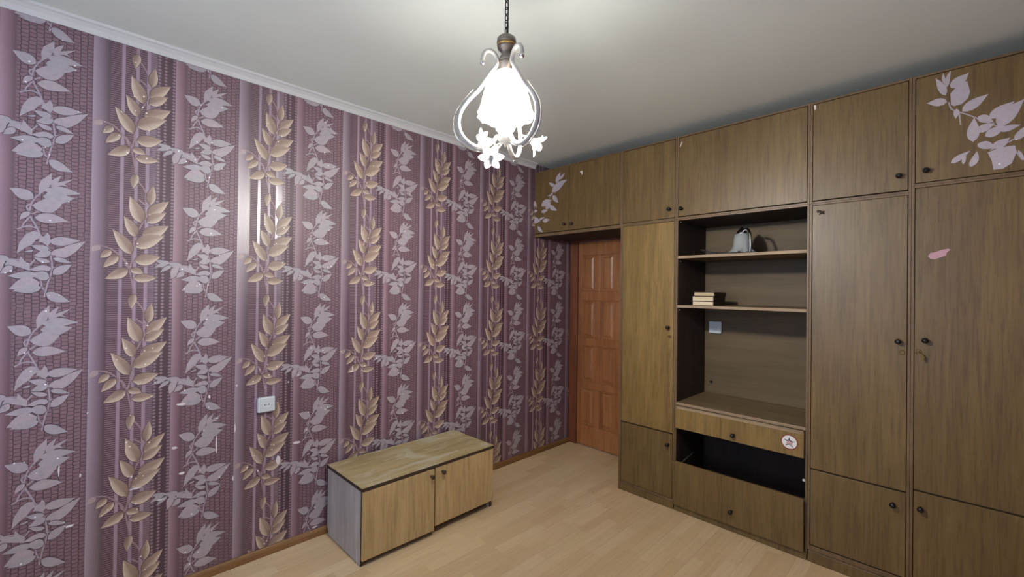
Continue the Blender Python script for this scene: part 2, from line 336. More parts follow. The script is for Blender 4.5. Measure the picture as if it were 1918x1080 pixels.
def laminate():
    k = NT('three_strip_laminate', 0.42, 0.45); p = k.n('ShaderNodeNewGeometry').outputs['Position']
    sp = k.n('ShaderNodeSeparateXYZ'); k.l(p, sp.inputs[0])
    cx = k.n('ShaderNodeCombineXYZ'); k.l(k.math('ADD', sp.outputs[1], 10.0), cx.inputs[0]); k.l(k.math('ADD', sp.outputs[0], 6.5), cx.inputs[1])
    br = k.n('ShaderNodeTexBrick'); k.l(cx.outputs[0], br.inputs['Vector']); br.offset = 0.37; br.offset_frequency = 2; br.squash = 0.8; br.squash_frequency = 3
    for nm, v in (('Scale', 1.0), ('Mortar Size', 0.0005), ('Mortar Smooth', 0.3), ('Brick Width', 0.36), ('Row Height', 0.065), ('Bias', 0.0)): br.inputs[nm].default_value = v
    br.inputs['Color1'].default_value = lin((210, 181, 138)); br.inputs['Color2'].default_value = lin((224, 199, 158)); br.inputs['Mortar'].default_value = lin((194, 163, 121))
    v = k.mapv(p, (60, 2.2, 1)); fine = k.noise(v, 1.0, 5, 0.6, 0.5); flek = k.noise(k.mapv(p, (200, 18, 1)), 1.0, 2)
    col = k.mix(0.5, br.outputs['Color'], k.ramp(fine, [(0.3, (0.84, 0.80, 0.76, 1)), (0.7, (1.08, 1.08, 1.06, 1))]), 'MULTIPLY')
    col = k.mix(0.4, col, k.ramp(flek, [(0.3, (0.82, 0.76, 0.70, 1)), (0.45, (1, 1, 1, 1))]), 'MULTIPLY')
    k.color(col); k.bump(fine, 0.05, 0.0005); return k.m
M['laminate'] = laminate()
def glow(name, c, s):
    m = bpy.data.materials.new(name); m.use_nodes = True; t = m.node_tree
    t.nodes.remove(t.nodes['Principled BSDF']); e = t.nodes.new('ShaderNodeEmission')
    e.inputs[0].default_value = c; e.inputs[1].default_value = s; t.links.new(e.outputs[0], t.nodes['Material Output'].inputs[0]); return m
M['bulb'] = glow('bulb_light', (1.0, 0.96, 0.90, 1), BULB_STRENGTH)
def frosted(name, c, clear, glow_s=0.0):
    m = bpy.data.materials.new(name); m.use_nodes = True; t = m.node_tree; b = t.nodes['Principled BSDF']
    b.inputs['Base Color'].default_value = c; b.inputs['Roughness'].default_value = 0.3
    tr = t.nodes.new('ShaderNodeBsdfTranslucent'); tr.inputs[0].default_value = c
    tp = t.nodes.new('ShaderNodeBsdfTransparent')
    m1 = t.nodes.new('ShaderNodeMixShader'); m1.inputs[0].default_value = 0.55
    m2 = t.nodes.new('ShaderNodeMixShader'); m2.inputs[0].default_value = clear
    t.links.new(b.outputs[0], m1.inputs[1]); t.links.new(tr.outputs[0], m1.inputs[2])
    t.links.new(m1.outputs[0], m2.inputs[1]); t.links.new(tp.outputs[0], m2.inputs[2]); t.links.new(m2.outputs[0], t.nodes['Material Output'].inputs[0])
    return m
M['shade_glass'] = frosted('frosted_lamp_glass', (0.80, 0.80, 0.79, 1), 0.10)
M['flower_glass'] = frosted('white_flower_glass', (0.42, 0.42, 0.42, 1), 0.06)
M['sconce_glass'] = frosted('frosted_sconce_glass', (0.80, 0.86, 0.84, 1), 0.10)
def pane_material():
    m = bpy.data.materials.new('window_pane'); m.use_nodes = True; t = m.node_tree; b = t.nodes['Principled BSDF']
    b.inputs['Base Color'].default_value = (1, 1, 1, 1); b.inputs['Roughness'].default_value = 0.02
    tp = t.nodes.new('ShaderNodeBsdfTransparent'); mx = t.nodes.new('ShaderNodeMixShader'); mx.inputs[0].default_value = 0.92
    t.links.new(b.outputs[0], mx.inputs[1]); t.links.new(tp.outputs[0], mx.inputs[2]); t.links.new(mx.outputs[0], t.nodes['Material Output'].inputs[0]); return m
M['pane'] = pane_material()

# ================================================================== the room
T = 0.10
wall_left = struct(MB().box(-T, 0, YB - T, YF + T, 0, H).build('wall_left', M['wallpaper']), 'mauve striped wallpaper with gold and silver leaf sprigs')
struct(MB().box(0, RX, YF, YF + T, 0, H).build('wall_front', M['other_wall']))
struct(MB().box(RX, RX + T, YB - T, YF + T, 0, H).build('wall_right', M['other_wall']))
wb = MB()
wx0, wx1, wz0, wz1 = 0.765, 2.165, 0.83, 2.23
wb.box(0, wx0, YB - T, YB, 0, H); wb.box(wx1, RX, YB - T, YB, 0, H); wb.box(wx0, wx1, YB - T, YB, 0, wz0); wb.box(wx0, wx1, YB - T, YB, wz1, H)
struct(wb.build('wall_back', M['other_wall']))
struct(MB().box(-T, RX + T, YB - T, YF + T, H, H + 0.1).build('ceiling', M['ceiling']))
fl = struct(MB().box(-T, RX + T, YB - T, YF + T, -0.10, -0.009).build('floor', M['dark_edge']), 'pale beech three-strip laminate floor')
# laminate boards, one object each, sharing two meshes
bw, bl = 0.195, 1.20
proto = None
i = 0
x = 0.0
while x < RX - 0.002:
    w = min(bw, RX - x); y = YB - (i * 0.43 % bl)
    while y < YF:
        y0, y1 = max(y, YB), min(y + bl, YF)
        full = abs(w - bw) < 1e-6 and abs(y1 - y0 - bl) < 1e-6
        if full and proto:
            o = proto.copy(); COL.objects.link(o)
        else:
            o = MB().box(0.0002, w - 0.0002, 0.0002, y1 - y0 - 0.0002, -0.008, 0.0, 0.0004).build('floor_board', M['laminate'])
            if full: proto = o
        o.parent = fl; o.location = (x, y0, 0)
        y += bl
    x += bw; i += 1
# window behind the camera
win = MB()
for a in ((wx0, wx0 + .05, wz0, wz1), (wx1 - .05, wx1, wz0, wz1), (wx0, wx1, wz0, wz0 + .05), (wx0, wx1, wz1 - .05, wz1), (1.44, 1.49, wz0, wz1)):
    win.box(a[0], a[1], YB - 0.075, YB - 0.02, a[2], a[3], 0.004)
wo = struct(win.build('window_1', M['white_paint']), 'white framed window')
for a in ((wx0 + .05, 1.44), (1.49, wx1 - .05)):
    MB().box(a[0], a[1], YB - 0.05, YB - 0.044, wz0 + .05, wz1 - .05).build('pane', M['pane'], wo)
MB().box(wx0 - .05, wx1 + .05, YB - 0.02, YB + 0.14, wz0 - 0.03, wz0, 0.006).build('window_sill', M['white_paint'], wo)
# cornice on the papered wall
cp = [(0, 2.455), (0.006, 2.455), (0.010, 2.462), (0.016, 2.474), (0.028, 2.486), (0.036, 2.490), (0.040, 2.4995), (0, 2.4995)]
c = MB(); c.prism(cp, lambda a, b, t: (a, t, b), YB, -0.002); struct(c.build('trim_1', M['cornice']), 'white foam cornice along the papered wall')
# skirting on the papered wall
sp_ = [(0, 0), (0.016, 0), (0.016, 0.026), (0.012, 0.036), (0.006, 0.041), (0, 0.042)]
c = MB(); c.prism(sp_, lambda a, b, t: (a, t, b), YB, 0.515); struct(c.build('baseboard_left', M['skirting']), 'narrow brown wooden skirting board')

# ------------------------------------------------------------------ printed sprigs on the paper
def add_leaf(bm, cl, a, b, w, off, fn, cols, bend=0.0, n=9, rim=None):
    if rim:      # printed dark outline under the leaf
        a_, b_ = Vector(a), Vector(b); e = (b_ - a_).normalized() * 0.0022
        add_leaf(bm, cl, a_ - e, b_ + e, w + 0.0048, off - 0.00012, fn, rim, bend, n)
    a = Vector(a); b = Vector(b); d = b - a; L = d.length; t = d / L; nn = Vector((-t.y, t.x))
    mid, up, lo = [], [], []
    for i in range(n + 1):
        s = i / n; wd = w * 0.54 * (s ** 0.75) * ((1 - s) ** 1.22) / 0.271 + 0.0003
        c0 = a + d * s + nn * (bend * L * math.sin(math.pi * s))
        mid.append((c0, s)); up.append((c0 + nn * wd, s)); lo.append((c0 - nn * wd, s))
    V = lambda q: bm.verts.new(fn(q[0].x, q[0].y, off))
    m = [V(q) for q in mid]; u_ = [V(q) for q in up]; l_ = [V(q) for q in lo]
    up_light = nn.y < 0          # the lower half of a leaf is the pale one
    for i in range(n):
        for A, B, light in ((m, u_, up_light), (l_, m, not up_light)):
            f = bm.faces.new((A[i], A[i + 1], B[i + 1], B[i]))
            for lp in f.loops:
                k = (m.index(lp.vert) if lp.vert in m else u_.index(lp.vert) if lp.vert in u_ else l_.index(lp.vert)) / n
                edge = lp.vert not in m
                lp[cl] = cols(k, edge, light)
def add_stem(bm, cl, pts, w, off, fn, col):
    P = [Vector((p[0], p[1], 0)) for p in pts]; P = smooth_path(P, 4)
    prev = None
    for i, p in enumerate(P):
        t = (P[min(i + 1, len(P) - 1)] - P[max(i - 1, 0)]).normalized(); nn = Vector((-t.y, t.x, 0)) * w * 0.5
        cur = (bm.verts.new(fn(p.x + nn.x, p.y + nn.y, off)), bm.verts.new(fn(p.x - nn.x, p.y - nn.y, off)))
        if prev:
            f = bm.faces.new((prev[0], prev[1], cur[1], cur[0]))
            for lp in f.loops: lp[cl] = col
        prev = cur
def pairs(t): return [(t[i] * 1e-4, t[i + 1] * 1e-4) for i in range(0, len(t), 2)]
def cl_new(bm): return bm.loops.layers.float_color.new('Col')
rl = random.Random(3)
def gold_cols(tone):
    cream, mid_, brown = [Vector(lin(c)[:3]) for c in ((214, 199, 178), (178, 154, 136), (98, 68, 57))]
    def f(k, edge, light):
        if light: c = cream.lerp(mid_, 0.3 * (1 - k)) if edge else mid_.lerp(brown, 0.12 + 0.3 * (1 - k))
        else: c = (mid_.lerp(brown, 0.75 * (1 - k) + 0.1) if edge else mid_.lerp(brown, 0.25 + 0.3 * (1 - k)))
        if k > 0.93: c = c.lerp(brown, 0.35)
        c = c * tone
        return (c.x, c.y, c.z, 1)
    return f
def flat_cols(c): 
    q = lin(c); return lambda k, edge, light: q
def sprig_mesh(kind, fn):
    bm = bmesh.new(); cl = cl_new(bm); off = 0.0006
    if kind == 'gold':
        for s_ in GOLD_STEMS: add_stem(bm, cl, pairs(s_), 0.0055, off, fn, lin((150, 122, 128))); off += 0.00002
        for i, q in enumerate(GOLD_LEAVES):
            v = [k * 1e-4 for k in q]; tone = 1.0
            cols = gold_cols(0.92 if i < 2 else 1.0) if i < 15 else flat_cols((170, 150, 150))
            add_leaf(bm, cl, v[0:2], v[2:4], v[4] * 1.14, off, fn, cols, rl.uniform(-.05, .05), 9, flat_cols((88, 62, 72)) if i < 15 else None); off += 0.00003
    else:
        tone = lin((167, 157, 165))
        for s_ in SILVER_STEMS: add_stem(bm, cl, pairs(s_), 0.005, off, fn, lin((160, 148, 160))); off += 0.00002
        for q in SILVER_LEAVES:
            v = [k * 1e-4 for k in q]; add_leaf(bm, cl, v[0:2], v[2:4], v[4], off, fn, flat_cols((167 + rl.randint(-4, 4), 157, 165)), rl.uniform(-.07, .07), 9, flat_cols((74, 50, 62))); off += 0.00003
        for q in SILVER_POLYS:
            f = bm.faces.new([bm.verts.new(fn(a, b, off)) for a, b in pairs(q)]); off += 0.00003
            for lp in f.loops: lp[cl] = tone
    return bm
fnw = lambda a, b, t: (t, a, b)
def finish(bm, name, mat, parent):
    me = bpy.data.meshes.new(name)
    bmesh.ops.triangulate(bm, faces=[f for f in bm.faces if len(f.verts) > 4])
    for f in bm.faces: f.normal_update()
    bm.to_mesh(me); bm.free(); me.materials.append(mat)
    o = bpy.data.objects.new(name, me); COL.objects.link(o); o.parent = parent; return o
def orient(bm, axis, sign):
    for f in bm.faces:
        f.normal_update()
        if f.normal[axis] * sign < 0: f.normal_flip()
ZLO, ZHI, YHI, YLO = 0.0425, 2.4545, 0.50, YB
shared = {}
for kind, y_or, z_or, nm in (('gold', -2.595, 1.331, 'gold_leaf_sprig'), ('silver', -2.84, 1.60, 'silver_leaf_sprig')):
    base = sprig_mesh(kind, fnw); orient(base, 0, 1)
    ext = [min(v.co.y for v in base.verts), max(v.co.y for v in base.verts), min(v.co.z for v in base.verts), max(v.co.z for v in base.verts)]
    for ci in range(-3, 8):
        for ri in range(-3, 4):
            oy, oz = y_or + ci * REP, z_or + ri * REP
            if oy + ext[0] > YHI - .01 or oy + ext[1] < YLO + .01 or oz + ext[2] > ZHI - .01 or oz + ext[3] < ZLO + .01: continue
            inside = oy + ext[0] > YLO and oy + ext[1] < YHI and oz + ext[2] > ZLO and oz + ext[3] < ZHI
            if inside and kind in shared:
                o = shared[kind].copy(); COL.objects.link(o)
            else:
                b2 = base.copy()
                if not inside:
                    for co, no in (((0, 0, ZLO - oz), (0, 0, -1)), ((0, 0, ZHI - oz), (0, 0, 1)), ((0, YLO - oy, 0), (0, -1, 0)), ((0, YHI - oy, 0), (0, 1, 0))):
                        bmesh.ops.bisect_plane(b2, geom=b2.verts[:] + b2.edges[:] + b2.faces[:], plane_co=co, plane_no=no, clear_outer=True)
                o = finish(b2, nm, M['gold_print' if kind == 'gold' else 'silver_print'], wall_left)
                if inside: shared[kind] = o
            o.location = (0, oy, oz)
    base.free()
# torn spots where bare plaster shows
def ragged(cx, cz, w, h, rnd, n=10):
    return [(cx + w * .5 * math.cos(2 * math.pi * i / n) * rnd.uniform(.55, 1.1), cz + h * .5 * math.sin(2 * math.pi * i / n) * rnd.uniform(.55, 1.1)) for i in range(n)]
TEARS = [(-2.421, .854, .044, .013), (-2.309, .873, .011, .021), (-2.44, .656, .026, .014), (-2.732, .872, .006, .009), (-2.578, .509, .05, .008), (-2.59, .566, .009, .012),
         (-1.594, .925, .012, .04), (-1.602, .91, .022, .012), (-1.904, .555, .044, .015), (-1.997, .483, .024, .052), (-2.205, .447, .006, .03), (-2.199, .694, .007, .05), (-2.489, .432, .038, .008),
         (-2.812, .656, .006, .06), (-2.75, .617, .006, .018), (-2.779, .418, .031, .011), (-2.277, .632, .007, .10), (-2.412, .53, .028, .012), (-1.903, .926, .010, .011), (-1.952, .894, .012, .010), (-2.195, .909, .012, .010), (-1.80, .053, .03, .012)]
rt = random.Random(11)
for t in TEARS:
    m = MB(); m.prism(ragged(*t, rt), fnw, 0.0, 0.0022); m.build('torn_spot', M['plaster'], wall_left)

# ------------------------------------------------------------------ panelled pine door in the far corner
cas = MB(); cas.box(0.002, 0.085, YF - 0.035, YF, 0, 1.865, 0.004); cas.box(0.725, 0.81, YF - 0.035, YF, 0, 1.865, 0.004); cas.box(0.002, 0.81, YF - 0.035, YF, 1.8655, 1.95, 0.004)
door = struct(cas.build('door_1', M['orange_dark']), 'varnished orange pine door with sunken panels')
DY = YF - 0.022
cols = [(0.128, 0.268), (0.330, 0.470), (0.532, 0.672)]; rows = [(0.19, 0.525), (0.59, 0.915), (0.985, 1.325), (1.41, 1.74)]
leaf = MB()
xs = [0.087, 0.128, 0.268, 0.330, 0.470, 0.532, 0.672, 0.722]
for a, b in ((0.087, 0.128), (0.672, 0.722)): leaf.box(a, b, DY, YF - .002, 0.008, 1.86, 0.003)
for a, b in ((0.268, 0.330), (0.470, 0.532)):
    for z0, z1 in rows: leaf.box(a, b, DY, YF - .002, z0, z1, 0.003)
for z0, z1 in ((0.008, .19), (.525, .59), (.915, .985), (1.325, 1.41), (1.74, 1.86)): leaf.box(0.128, 0.672, DY, YF - .002, z0, z1, 0.003)
lo = leaf.build('door_leaf', M['orange_pine'], door)
for a, b in cols:
    for z0, z1 in rows:
        m = MB(); m.box(a, b, YF - 0.009, YF - 0.002, z0, z1)
        p0 = [(a + .022, z0 + .022), (b - .022, z0 + .022), (b - .022, z1 - .022), (a + .022, z1 - .022)]
        p1 = [(a + .036, z0 + .036), (b - .036, z0 + .036), (b - .036, z1 - .036), (a + .036, z1 - .036)]
        A = [m.bm.verts.new((q[0], YF - .009, q[1])) for q in p0]; B = [m.bm.verts.new((q[0], YF - .017, q[1])) for q in p1]
        m.bm.faces.new(B)
        for i in range(4): m.bm.faces.new((A[i], A[(i + 1) % 4], B[(i + 1) % 4], B[i]))
        # moulding round the field
        for bx in ((a, a + .010, z0, z1), (b - .010, b, z0, z1), (a, b, z0, z0 + .010), (a, b, z1 - .010, z1)):
            m.box(bx[0], bx[1], YF - .018, YF - .006, bx[2], bx[3], 0.003)
        m.build('door_panel', M['orange_pine'], lo)

# ================================================================== wall unit
G = 0.0022
def knob(parent, x, z, y=0.0, mat='black_knob', r=0.0125):
    m = MB(); m.lathe([(0.0085, 0), (0.006, 0.003), (0.0055, 0.012), (r * .8, 0.015), (r, 0.020), (r * .97, 0.025), (r * .75, 0.030), (r * .3, 0.0325)], (x, y, z), (0, -1, 0), 18)
    return m.build('knob', M[mat], parent)
def lock(parent, x, z, y=0.0, key=False):
    m = MB(); pts = [(x + .0095 * math.cos(a), y - .0015, z + .0095 * math.sin(a)) for a in [i * math.pi / 10 for i in range(20)]]
    m.tube(pts, 0.0018, 6, True); m.lathe([(0.008, 0), (0.008, 0.001)], (x, y, z), (0, -1, 0), 16)
    o = m.build('lock_ring', M['old_brass'], parent)
    if key:
        k = MB(); k.tube([(x, y - .002, z), (x + .004, y - .02, z - .002)], .0022, 6)
        k.prism([(x + .000, z - .004), (x + .012, z - .006), (x + .022, z - .018), (x + .020, z - .036), (x + .012, z - .040), (x + .010, z - .022), (x + .002, z - .012)], lambda a, b, t: (a, t, b), y - .022, y - .019)
        k.build('key', M['old_brass'], parent)
    return o
def panel(parent, name, x0, x1, z0, z1, y0=0.0, th=0.016, mat='veneer', bev=0.0015):
    return MB().box(x0 + G, x1 - G, y0, y0 + th, z0 + G, z1 - G, bev).build(name, M[mat], parent)
def unit(name, label, cat, x0, x1, z0, z1, tl=0.011, tr=0.011, tt=0.010, tb=0.010, depth=0.46, plinth=0.0, back='inner_dark', mids=(), grp=None, tx=0.0):
    t = thing(name, label, cat, ((x0 + x1) / 2, 0, z0), 0, grp)
    ox, oz = (x0 + x1) / 2, z0
    m = MB(); e = 0.0004
    m.box(x0 + e - ox, x0 + tl - ox, 0, depth, plinth, z1 - z0 - e, 0.0012); m.box(x1 - tr - ox, x1 - e - ox, 0, depth, plinth, z1 - z0 - e, 0.0012)
    m.box(x0 + tl - ox, x1 - tr - ox, 0.0003, depth, z1 - z0 - tt, z1 - z0 - e, 0.0008); m.box(x0 + tl - ox, x1 - tr - ox, 0.0003, depth, plinth, plinth + tb, 0.0008)
    for z in mids: m.box(x0 + tl - ox, x1 - tr - ox, 0.02, depth, z - z0 - .006, z - z0 + .006)
    m.build('carcass', M['veneer_edge'], t)
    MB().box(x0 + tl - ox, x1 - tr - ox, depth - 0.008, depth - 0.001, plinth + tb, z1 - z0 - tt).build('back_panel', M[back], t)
    if plinth: MB().box(x0 + 0.004 - ox + tx, x1 - 0.001 - ox, -0.006, depth, 0, plinth - 0.0005, 0.003).build('plinth', M['veneer'], t)
    return t, ox, oz
ZU = 1.886
# --- tall wardrobe beside the door
t, ox, oz = unit('wardrobe_cabinet', 'narrow brown wardrobe column between the pine door and the open shelves', 'cabinet', 0.848, 1.262, 0, ZU, tl=0.018, plinth=0.045, tb=0.016, mids=(0.487,))
d = panel(t, 'door', .866 - ox, 1.251 - ox, .487, 1.876, mat='veneer_ochre'); knob(d, 1.217 - ox, 1.177); lock(d, 1.224 - ox, 1.117)
d = panel(t, 'door', .866 - ox, 1.251 - ox, .061, .483); knob(d, 1.222 - ox, .410)
# --- open shelf column
t, ox, oz = unit('shelf_cabinet', 'brown cabinet column with open shelves and a gaping drawer space', 'cabinet', 1.262, 1.992, 0, ZU, plinth=0.042, tb=0.010, back='niche_back', mids=())
nx0, nx1 = 1.273 - ox, 1.981 - ox
ND = 0.45
for a, b in ((nx0 + .0001, nx0 + .0004), (nx1 - .0004, nx1 - .0001)): MB().box(a, b, .012, ND, .053, 1.8755).build('side_shade_sheet', M['inner_dark'], t)  # thin dark sheets that paint shade onto the niche sides
MB().box(nx0, nx1, ND - .003, ND + .0012, .053, .679).build('gap_shade_back', M['inner_dark'], t)  # added dark sheet, paints the shade at the back of the drawer gap
MB().box(nx0, nx1, .012, ND - .004, 1.8752, 1.8758).build('top_shade_sheet', M['inner_dark'], t)  # shade under the niche top, put into a dark sheet
MB().box(nx0, nx1, .012, ND - .004, .0525, .056).build('gap_shade_floor', M['inner_dark'], t)  # dark sheet with the same painted shade on the gap's floor
for z0, z1 in ((1.628, 1.645), (1.310, 1.327)):
    sh = MB().box(nx0 + .0005, nx1 - .0005, 0.004, ND, z0, z1, 0.001).build('shelf', M['veneer_x'], t)
    MB().box(nx0 + .0005, nx1 - .0005, 0.0, 0.0036, z0, z1, 0.0008).build('edge_strip', M['edge_raw'], sh)
sh = MB().box(nx0 + .0005, nx1 - .0005, 0.004, ND, .680, .697, 0.001).build('shelf', M['veneer_x'], t)
MB().box(nx0 + .0005, nx1 - .0005, 0.0, 0.0036, .680, .697, 0.0008).build('edge_strip', M['edge_raw'], sh)
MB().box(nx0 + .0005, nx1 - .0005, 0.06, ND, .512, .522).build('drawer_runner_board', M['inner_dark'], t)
for z in (1.868, 1.612, 1.294): MB().lathe([(.004, 0), (.004, .006), (.002, .009)], (nx0, 0.03, z), (1, 0, 0), 10).build('shelf_pin', M['chrome'], t)
MB().lathe([(.007, 0), (.009, .006), (.005, .014), (.002, .016)], (1.322 - ox, ND + .001, .776), (0, -1, 0), 12).build('screw_cap', M['black_knob'], t)
# top drawer, standing a little proud
dr = MB(); dr.box(nx0 + .003, nx1 - .003, -0.018, 0.0, .536, .675, 0.0015)
dr.box(nx0 + .012, nx0 + .022, 0.0, 0.40, .545, .655); dr.box(nx1 - .022, nx1 - .012, 0.0, 0.40, .545, .655); dr.box(nx0 + .022, nx1 - .022, 0.0, 0.40, .545, .551)
dro = dr.build('drawer', M['veneer_ochre'], t)
MB().box(nx0 + .006, nx1 - .006, -0.0195, -0.001, .6753, .6775, 0.0008).build('top_edge_strip', M['edge_raw'], dro)
MB().box(nx0 + .012, nx1 - .012, -0.0200, -0.0182, .661, .6745, 0.0006).build('lit_edge_strip', M['edge_raw'], dro)  # pale strip painting the lit top edge of the drawer front
knob(dro, 1.629 - ox, .575, -0.018)
# sticker on the drawer front
sx, sz = 1.912 - ox, .607
st = MB(); st.lathe([(0.041, 0), (0.041, 0.0005)], (sx, -0.018, sz), (0, -1, 0), 36); so = st.build('round_sticker', M['sticker_rim'], dro); so['label'] = 'round white sticker with a star over chevrons'
st = MB(); st.lathe([(0.035, 0), (0.035, 0.0004)], (sx, -0.0185, sz), (0, -1, 0), 36); st.build('sticker_face', M['sticker_white'], dro)
F = lambda a, b, t: (sx + a, t, sz + b)
star = [(-.027, .015), (-.014, .010), (-.005, .012), (-.001, .026), (.004, .011), (.013, .007), (.027, .007), (.013, -.001), (.006, .002), (-.001, .007), (-.009, .002), (-.017, .005)]
m = MB(); m.prism(star, F, -0.0191, -0.0188); m.build('sticker_star', [M['sticker_grey']], dro)
m = MB(); m.prism([(-.013, -.007), (-.001, .000), (.014, -.008), (.014, -.004), (-.001, .004), (-.013, -.003)], F, -0.0194, -0.0188); m.build('sticker_chevron', M['sticker_red'], dro)
m = MB(); m.prism([(-.013, -.014), (-.001, -.007), (.014, -.015), (.014, -.011), (-.001, -.003), (-.013, -.010)], F, -0.0193, -0.0188); m.build('sticker_chevron', M['sticker_red'], dro)
m = MB(); m.prism([(-.018, -.022), (-.001, -.014), (.019, -.026), (.019, -.021), (-.001, -.010), (-.018, -.018)], F, -0.0193, -0.0188); m.build('sticker_chevron', M['sticker_grey'], dro)
# fold-down flap below, hanging a little open over the posts
fp = MB(); fp.box(-(1.981 - 1.266) / 2, (1.981 - 1.266) / 2, -0.008, 0.008, 0, .282, 0.0015)
fo = fp.build('flap', M['veneer'], t); fo.location = ((1.266 + 1.981) / 2 - ox, -0.018, .046); fo.rotation_euler.x = math.radians(2.2)
knob(fo, 0.0, .085, -0.008)
MB().tube([(nx0 + .012, .005, .285), (nx0 + .012, .16, .304), (nx0 + .012, .26, .316)], .005, 6).build('stay_arm', M['bronze'], t)
MB().tube([(nx1 - .012, .005, .285), (nx1 - .012, .16, .304), (nx1 - .012, .26, .316)], .005, 6).build('stay_arm', M['bronze'], t)
MB().ball((nx1 - .006, .004, .415), .007, 10).build('plastic_catch', M['white_plastic'], t)
# --- the two right-hand columns
t, ox, oz = unit('wardrobe_cabinet', 'brown wardrobe column right of the open shelves, dark ornament stuck near its top', 'cabinet', 1.992, 2.391, 0, ZU, plinth=0.060, tb=0.024, mids=(0.488,))
d = panel(t, 'door', 2.003 - ox, 2.380 - ox, .489, 1.877); knob(d, 2.348 - ox, 1.189); lock(d, 2.361 - ox, 1.138)
bx, bz = 2.040 - ox, 1.837
orn = MB(); orn.ball((bx - .006, -.006, bz + .004), .008, 10, (1.3, .6, .8)); orn.ball((bx + .009, -.005, bz - .006), .006, 10, (1.2, .6, .8)); orn.tube([(bx - .012, -.003, bz + .010), (bx, -.008, bz), (bx + .016, -.003, bz - .012)], .003, 6); orn.tube([(bx - .004, -.003, bz - .014), (bx + .006, -.008, bz + .002), (bx + .018, -.003, bz + .002)], .0028, 6)
orn.build('door_ornament', M['brown_knob'], d)
d = panel(t, 'door', 2.003 - ox, 2.380 - ox, .088, .485); knob(d, 2.333 - ox, .418)
t, ox, oz = unit('wardrobe_cabinet', 'rightmost brown wardrobe column with a pink paper scrap on its tall door', 'cabinet', 2.391, RX - .003, 0, 1.914, plinth=0.060, tb=0.024, mids=(0.508,))
d = panel(t, 'door', 2.402 - ox, RX - .016 - ox, .511, 1.904); knob(d, 2.440 - ox, 1.202); lock(d, 2.417 - ox, 1.148, 0, True)
sc = [(2.447, 1.587), (2.455, 1.600), (2.472, 1.604), (2.490, 1.612), (2.512, 1.617), (2.520, 1.612), (2.508, 1.600), (2.505, 1.586), (2.490, 1.580), (2.470, 1.571), (2.455, 1.574)]
m = MB(); m.prism([(a - ox, b) for a, b in sc], lambda a, b, t: (a, t, b), -0.0012, 0.0); m.build('paper_scrap', M['pink_paper'], d)
d = panel(t, 'door', 2.402 - ox, RX - .016 - ox, .088, .507); knob(d, 2.428 - ox, .432)

def decal(parent, name, leaves, polys, stems_, ox_, oz_, mat):
    fn = lambda a, b, t: (a + ox_, -t, b + oz_); off = [0.0005]
    def piece(nm, add):
        bm = bmesh.new(); cl = cl_new(bm); add(bm, cl); orient(bm, 1, -1); finish(bm, nm, mat, parent); off[0] += 3e-5
    def poly(bm, cl, q):
        f = bm.faces.new([bm.verts.new(fn(a, b, off[0])) for a, b in pairs(q)])
        for lp in f.loops: lp[cl] = lin((182, 172, 180))
    for s_ in stems_: piece('stem_cutout', lambda bm, cl: add_stem(bm, cl, pairs(s_), 0.005, off[0], fn, lin((164, 154, 162))))
    for q in leaves:
        v = [k * 1e-4 for k in q]
        piece(name, lambda bm, cl: add_leaf(bm, cl, v[0:2], v[2:4], v[4], off[0], fn, flat_cols((182, 172, 180)), rl.uniform(-.06, .06)))
    for q in polys: piece(name, lambda bm, cl: poly(bm, cl, q))
def scrap(parent, pts, ox_, oz_):
    m = MB(); m.prism([(a - ox_, b - oz_) for a, b in pts], lambda a, b, t: (a, t, b), -0.0012, 0.0); return m.build('paper_scrap', M['plaster'], parent)
# --- upper row
UT = 2.424
t, ox, oz = unit('overhead_cabinet', 'overhead brown cabinet above the pine door, leaf cutouts on its left side', 'cabinet', 0.004, 0.848, 1.868, UT, tl=0.012, tb=0.024, tt=0.012)
MB().box(.018 - ox, .828 - ox, .010, .455, -.0006, -.0001).build('underside_shade_sheet', M['inner_dark'], t)  # added dark sheet, shade of the underside put into its colour
d = panel(t, 'door', .016 - ox, .375 - ox, 1.895 - oz, 2.413 - oz); knob(d, .338 - ox, 1.948 - oz, 0, 'brown_knob')
decal(d, 'leaf_cutout', DECAL_L_LEAVES, [], DECAL_L_STEMS, -ox, 1.9 - oz, M['silver_print'])
d = panel(t, 'door', .375 - ox, .837 - ox, 1.895 - oz, 2.413 - oz); knob(d, .411 - ox, 1.945 - oz, 0, 'brown_knob')
scrap(d, [(.480, 2.345), (.498, 2.349), (.506, 2.340), (.503, 2.316), (.496, 2.318), (.494, 2.336), (.482, 2.338)], ox, oz)
t, ox, oz = unit('overhead_cabinet', 'small overhead brown cabinet above the narrow wardrobe column', 'cabinet', 0.848, 1.262, ZU, UT, tl=0.018)
d = panel(t, 'door', .866 - ox, 1.251 - ox, 1.897 - oz, 2.413 - oz); knob(d, 1.217 - ox, 1.955 - oz)
t, ox, oz = unit('overhead_cabinet', 'wide overhead brown cabinet above the open shelves', 'cabinet', 1.262, 1.992, ZU, UT)
d = panel(t, 'door', 1.273 - ox, 1.981 - ox, 1.899 - oz, 2.413 - oz); knob(d, 1.297 - ox, 1.949 - oz)
scrap(d, [(1.280, 2.352), (1.286, 2.354), (1.298, 2.385), (1.292, 2.386)], ox, oz)
t, ox, oz = unit('overhead_cabinet', 'overhead brown cabinet with a white chip at its upper left corner', 'cabinet', 1.992, 2.391, ZU, UT)
d = panel(t, 'door', 2.003 - ox, 2.380 - ox, 1.899 - oz, 2.413 - oz); knob(d, 2.347 - ox, 1.969 - oz)
scrap(d, [(2.006, 2.405), (2.013, 2.409), (2.018, 2.398), (2.017, 2.385), (2.011, 2.382), (2.007, 2.392)], ox, oz)
